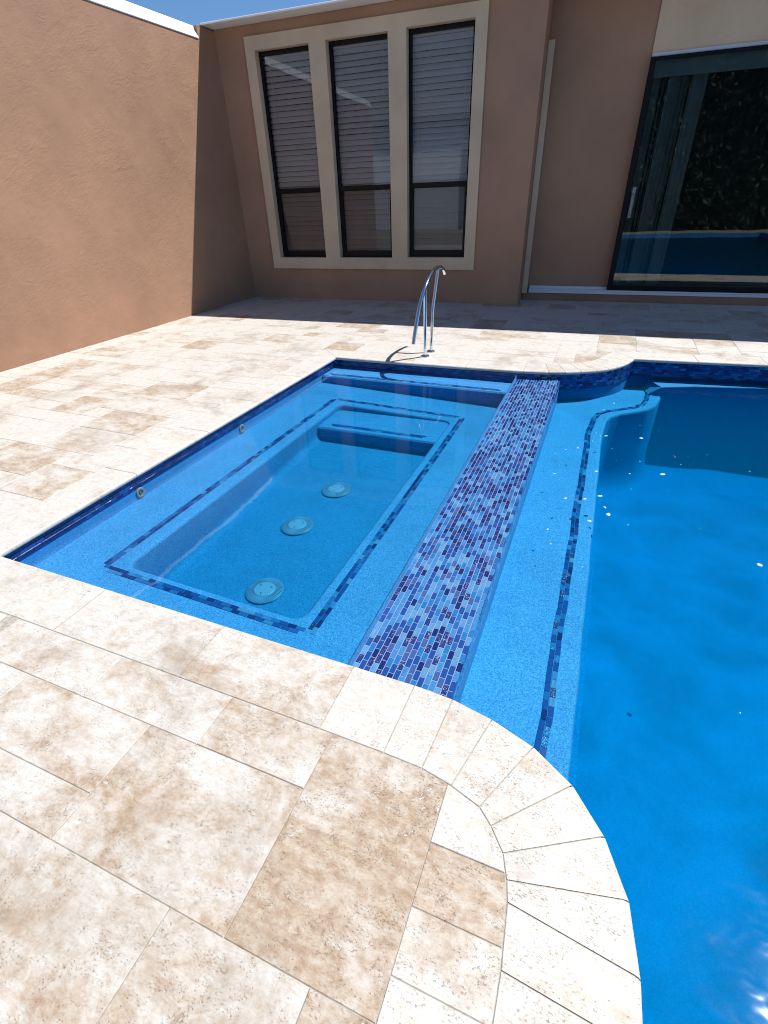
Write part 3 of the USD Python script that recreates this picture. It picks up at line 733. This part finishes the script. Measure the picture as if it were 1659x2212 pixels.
# waterline band on the curved and straight far wall
wls = LineString(far_wall_under)
for r in range(6):
    z = -0.047 - r * 0.0262
    s = 0.02 + (0.5 * pl if r % 2 else 0)
    while s < min(wls.length, 4.2):
        q = np.array(wls.interpolate(s).coords[0]); q2 = np.array(wls.interpolate(s + 0.01).coords[0]); d = (q2 - q) / (np.linalg.norm(q2 - q) + 1e-9)
        nrm = np.array([d[1], -d[0], 0])
        items.append(((q[0] + nrm[0] * .002, q[1] + nrm[1] * .002, z), (d[0], d[1], 0), (0, 0, 1) if np.cross([0, 0, 1], [d[0], d[1], 0]) @ nrm > 0 else (0, 0, -1), tone(0.92), 0.0242, pl - .002))
        s += pl
lay(items, pool, "mosaic_tile")

# ------------------------------------------------------------------ water
def water_body(name, poly, z, mat):
    return part(name, prism(poly, -1.45, z), mat, kind="structure")
water_body("spa_water", sbox(sx0 - 0.01, sy0 - 0.01, BL + 0.012, sy1 + 0.01), Z_SPA, M_SPAW)
pw_poly = Polygon([(BR - 0.02, 1.25)] + [tuple(p) for p in nw[1:]] + [(6.45, -6.0), (6.45, 6.77)] + [tuple(p + np.array([0, .008])) for p in wl[::-1] if p[0] > BR] + [(BR - 0.02, 5.49)]).buffer(0)
pw_poly = max(getattr(pw_poly, 'geoms', [pw_poly]), key=lambda g: g.area)
water_body("pool_water", pw_poly, Z_POOL, M_POOLW)

# ------------------------------------------------------------------ handrail
rail = xform("handrail", label="polished steel figure-four handrail anchored by the spa steps", category="handrail")
X = -1.83
curve = np.array([(5.217, 0.235), (5.262, 0.335), (5.318, 0.443), (5.402, 0.574), (5.50, 0.672), (5.591, 0.742), (5.739, 0.825), (5.90, 0.878), (6.05, 0.893), (6.16, 0.888), (6.26, 0.858), (6.34, 0.800)])
from scipy.interpolate import CubicSpline
tt = np.r_[0, np.cumsum(np.linalg.norm(np.diff(curve, axis=0), axis=1))]
cs = CubicSpline(tt, curve); q = cs(np.linspace(0, tt[-1], 60))
part("rail", tube(np.c_[np.full(60, X), q], 0.0215, 20), M_STEEL, rail, smooth=40)
part("post", tube([(X, 5.63, 0.0), (X, 5.625, 0.2), (X, 5.615, 0.45), (X, 5.60, 0.73)], 0.019, 20), M_STEEL, rail, smooth=40)
part("post", tube([(X + .005, 5.845, 0.0), (X + .005, 5.85, 0.2), (X, 5.90, 0.5), (X, 6.06, 0.872)], 0.019, 20), M_STEEL, rail, smooth=40)
for y in (5.63, 5.845):
    m = lathe([(0.0205, 0.022), (0.026, 0.022), (0.046, 0.012), (0.050, 0.006), (0.050, 0.001)], 32)
    part("flange", (m[0] + [X, y, 0], m[1]), M_STEEL, rail, smooth=40)

# ------------------------------------------------------------------ drains and jets
dl = ["round white ribbed drain cover nearest the front of the spa floor", "round white ribbed drain cover in the middle of the row of three", "round white ribbed drain cover farthest away on the spa floor"]
for (x, y), lab in zip(((-1.675, 1.915), (-1.83, 2.59), (-1.775, 3.13)), dl):
    d = xform("drain_cover", label=lab, category="drain cover", group="drain covers on the spa floor")
    z = float(spafloor(y)) + 0.002; o = np.array([x, y, z])
    m = lathe([(0.001, 0.019), (0.060, 0.0188), (0.067, 0.0165), (0.071, 0.011)], 40); part("cap", (m[0] + o, flip(m)[1]), M_PLASTIC, d, smooth=40)
    m = lathe([(0.071, 0.012), (0.118, 0.004), (0.122, 0.0)], 40); part("dish", (m[0] + o, flip(m)[1]), M_DISH, d, smooth=40)
    fins = []
    for k in range(56):
        a = 2 * math.pi * k / 56; ca, sa = math.cos(a), math.sin(a); hw = 0.0026
        P = [(0.072, 0.016), (0.110, 0.012), (0.122, 0.004)]
        V = [(r * ca - s_ * hw * sa * (r / .09), r * sa + s_ * hw * ca * (r / .09), zz) for r, zz in P for s_ in (-1, 1)] + [(r * ca - s_ * hw * sa, r * sa + s_ * hw * ca, zz - 0.012) for r, zz in P for s_ in (-1, 1)]
        fins.append((np.array(V), np.array([[0, 2, 3, 1], [2, 4, 5, 3], [0, 6, 8, 2], [2, 8, 10, 4], [1, 3, 9, 7], [3, 5, 11, 9]])))
    v, f = join(fins); part("fin_ring", (v + o, f), M_PLASTIC, d)
    for k in range(3):
        a = 0.6 + k * 2.094
        part("screw", move(lathe([(0.0005, 0.0205), (0.005, 0.0203), (0.006, 0.018)], 10), np.array([[1, 0, 0, x + .045 * math.cos(a)], [0, 1, 0, y + .045 * math.sin(a)], [0, 0, 1, z], [0, 0, 0, 1]])), M_JETDARK, d)
for (y, z), lab in zip(((2.20, -0.158), (3.43, -0.156)), ["grey round spa jet nearer the front in the left spa wall", "grey round spa jet farther back in the left spa wall"]):
    j = xform("spa_jet", label=lab, category="spa jet", group="jets in the left spa wall")
    R = np.array([[0, 0, 1, sx0], [1, 0, 0, y], [0, 1, 0, z], [0, 0, 0, 1]], float)
    part("ring", move(lathe([(0.040, 0.001), (0.038, 0.010), (0.030, 0.013), (0.020, 0.010), (0.017, 0.004)], 28), R), M_JET, j, smooth=40)
    part("socket", move(lathe([(0.017, 0.006), (0.001, 0.003)], 24), R), M_JETDARK, j)
    part("nozzle", move(lathe([(0.009, 0.003), (0.009, 0.012), (0.005, 0.012), (0.005, 0.004)], 16), R), M_JET, j, smooth=40)

# ------------------------------------------------------------------ foam flecks on the pool
rf = random.Random(8); fl = []
def fleck(x, y, r):
    n = 9; a = np.arange(n) * 2 * np.pi / n; k = np.array([rf.uniform(.65, 1.2) for _ in range(n)]) * r
    ra = rf.uniform(0, 3); st = rf.uniform(1, 1.8)
    p = np.c_[k * np.cos(a) * st, k * np.sin(a)]; p = p @ np.array([[math.cos(ra), -math.sin(ra)], [math.sin(ra), math.cos(ra)]])
    V = np.vstack([np.c_[p + [x, y], np.full(n, Z_POOL + .0005)], np.c_[p * .7 + [x, y], np.full(n, Z_POOL + .0022)], [[x, y, Z_POOL + .0028]]])
    F = [[i, (i + 1) % n, n + (i + 1) % n] for i in range(n)] + [[i, n + (i + 1) % n, n + i] for i in range(n)] + [[n + i, n + (i + 1) % n, 2 * n] for i in range(n)]
    fl.append((V, np.array(F)))
for _ in range(26): fleck(rf.uniform(-0.22, 0.42), rf.gauss(3.5, 0.85), rf.uniform(.003, .010))
for _ in range(26): fleck(abs(rf.gauss(0.9, 0.5)) + .2, rf.gauss(3.8, 0.9), rf.uniform(.002, .005))
for x, y, r in ((0.49, 4.35, .013), (0.27, 3.02, .016), (0.21, 3.25, .012), (1.05, 2.75, .012), (0.62, 3.72, .014)): fleck(x, y, r)
part("foam_flecks", join(fl), M_FOAM, kind="stuff", label="small white foam flecks drifting on the pool water", category="foam")

# ------------------------------------------------------------------ behind the camera: what the window panes mirror
nb = xform("neighbour_house", label="pale house with columns and a grey roof, mirrored in the windows", category="house")
part("wall", bx(-24, -1.0, -13.3, -13.0, -0.04, 4.75), plain("pale_wall", (0.62, 0.68, 0.72), 0.8), nb)
v = np.array([(-25, -12.5, 4.70), (-0.4, -12.5, 4.70), (-0.4, -19.0, 9.2), (-25, -19.0, 9.2)]); v = np.vstack([v, v + [0, 0, 0.2]])
part("roof", arr(m3.Manifold.hull_points(v)), plain("grey_shingles", (0.17, 0.165, 0.16), 0.85), nb)
for x in (-13.2, -9.6, -6.0, -2.6):
    part("porch_column", bx(x, x + 0.45, -12.95, -12.5, -0.04, 4.68, c=0.02), M_TRIM, nb)
hd = xform("hedge", label="dark leafy hedge across the yard, mirrored in the sliding door", category="hedge")
rl_ = np.random.default_rng(4); N = 24000
P = np.c_[rl_.uniform(-0.5, 9.0, N), rl_.uniform(-8.6, -7.6, N), rl_.uniform(0, 7.2, N) ]  # height stretched so no sky shows in the door reflection
P[:, 2] *= 0.88 + 0.12 * np.sin(P[:, 0] * 2.1) * np.cos(P[:, 0] * 0.9)
D1 = rl_.normal(size=(N, 3)); D1 /= np.linalg.norm(D1, axis=1, keepdims=True); D2 = np.cross(D1, rl_.normal(size=(N, 3))); D2 /= np.linalg.norm(D2, axis=1, keepdims=True)
V = np.stack([P - D1 * .16, P + D2 * .06, P + D1 * .16, P - D2 * .06], 1).reshape(-1, 3)
part("leaves", join([(V, np.arange(4 * N).reshape(N, 4))]), M_LEAF, hd)
part("core", bx(-0.4, 9.0, -8.35, -8.15, -0.04, 6.3), M_LEAF, hd)  # unseen dark slab, added inside the hedge to block mirrored sky
part("stems", join([bx(x, x + .06, -8.0, -7.9, -0.04, 2.4) for x in np.arange(-1, 8, 0.7)]), plain("bark", (0.08, 0.06, 0.04), 0.9), hd)
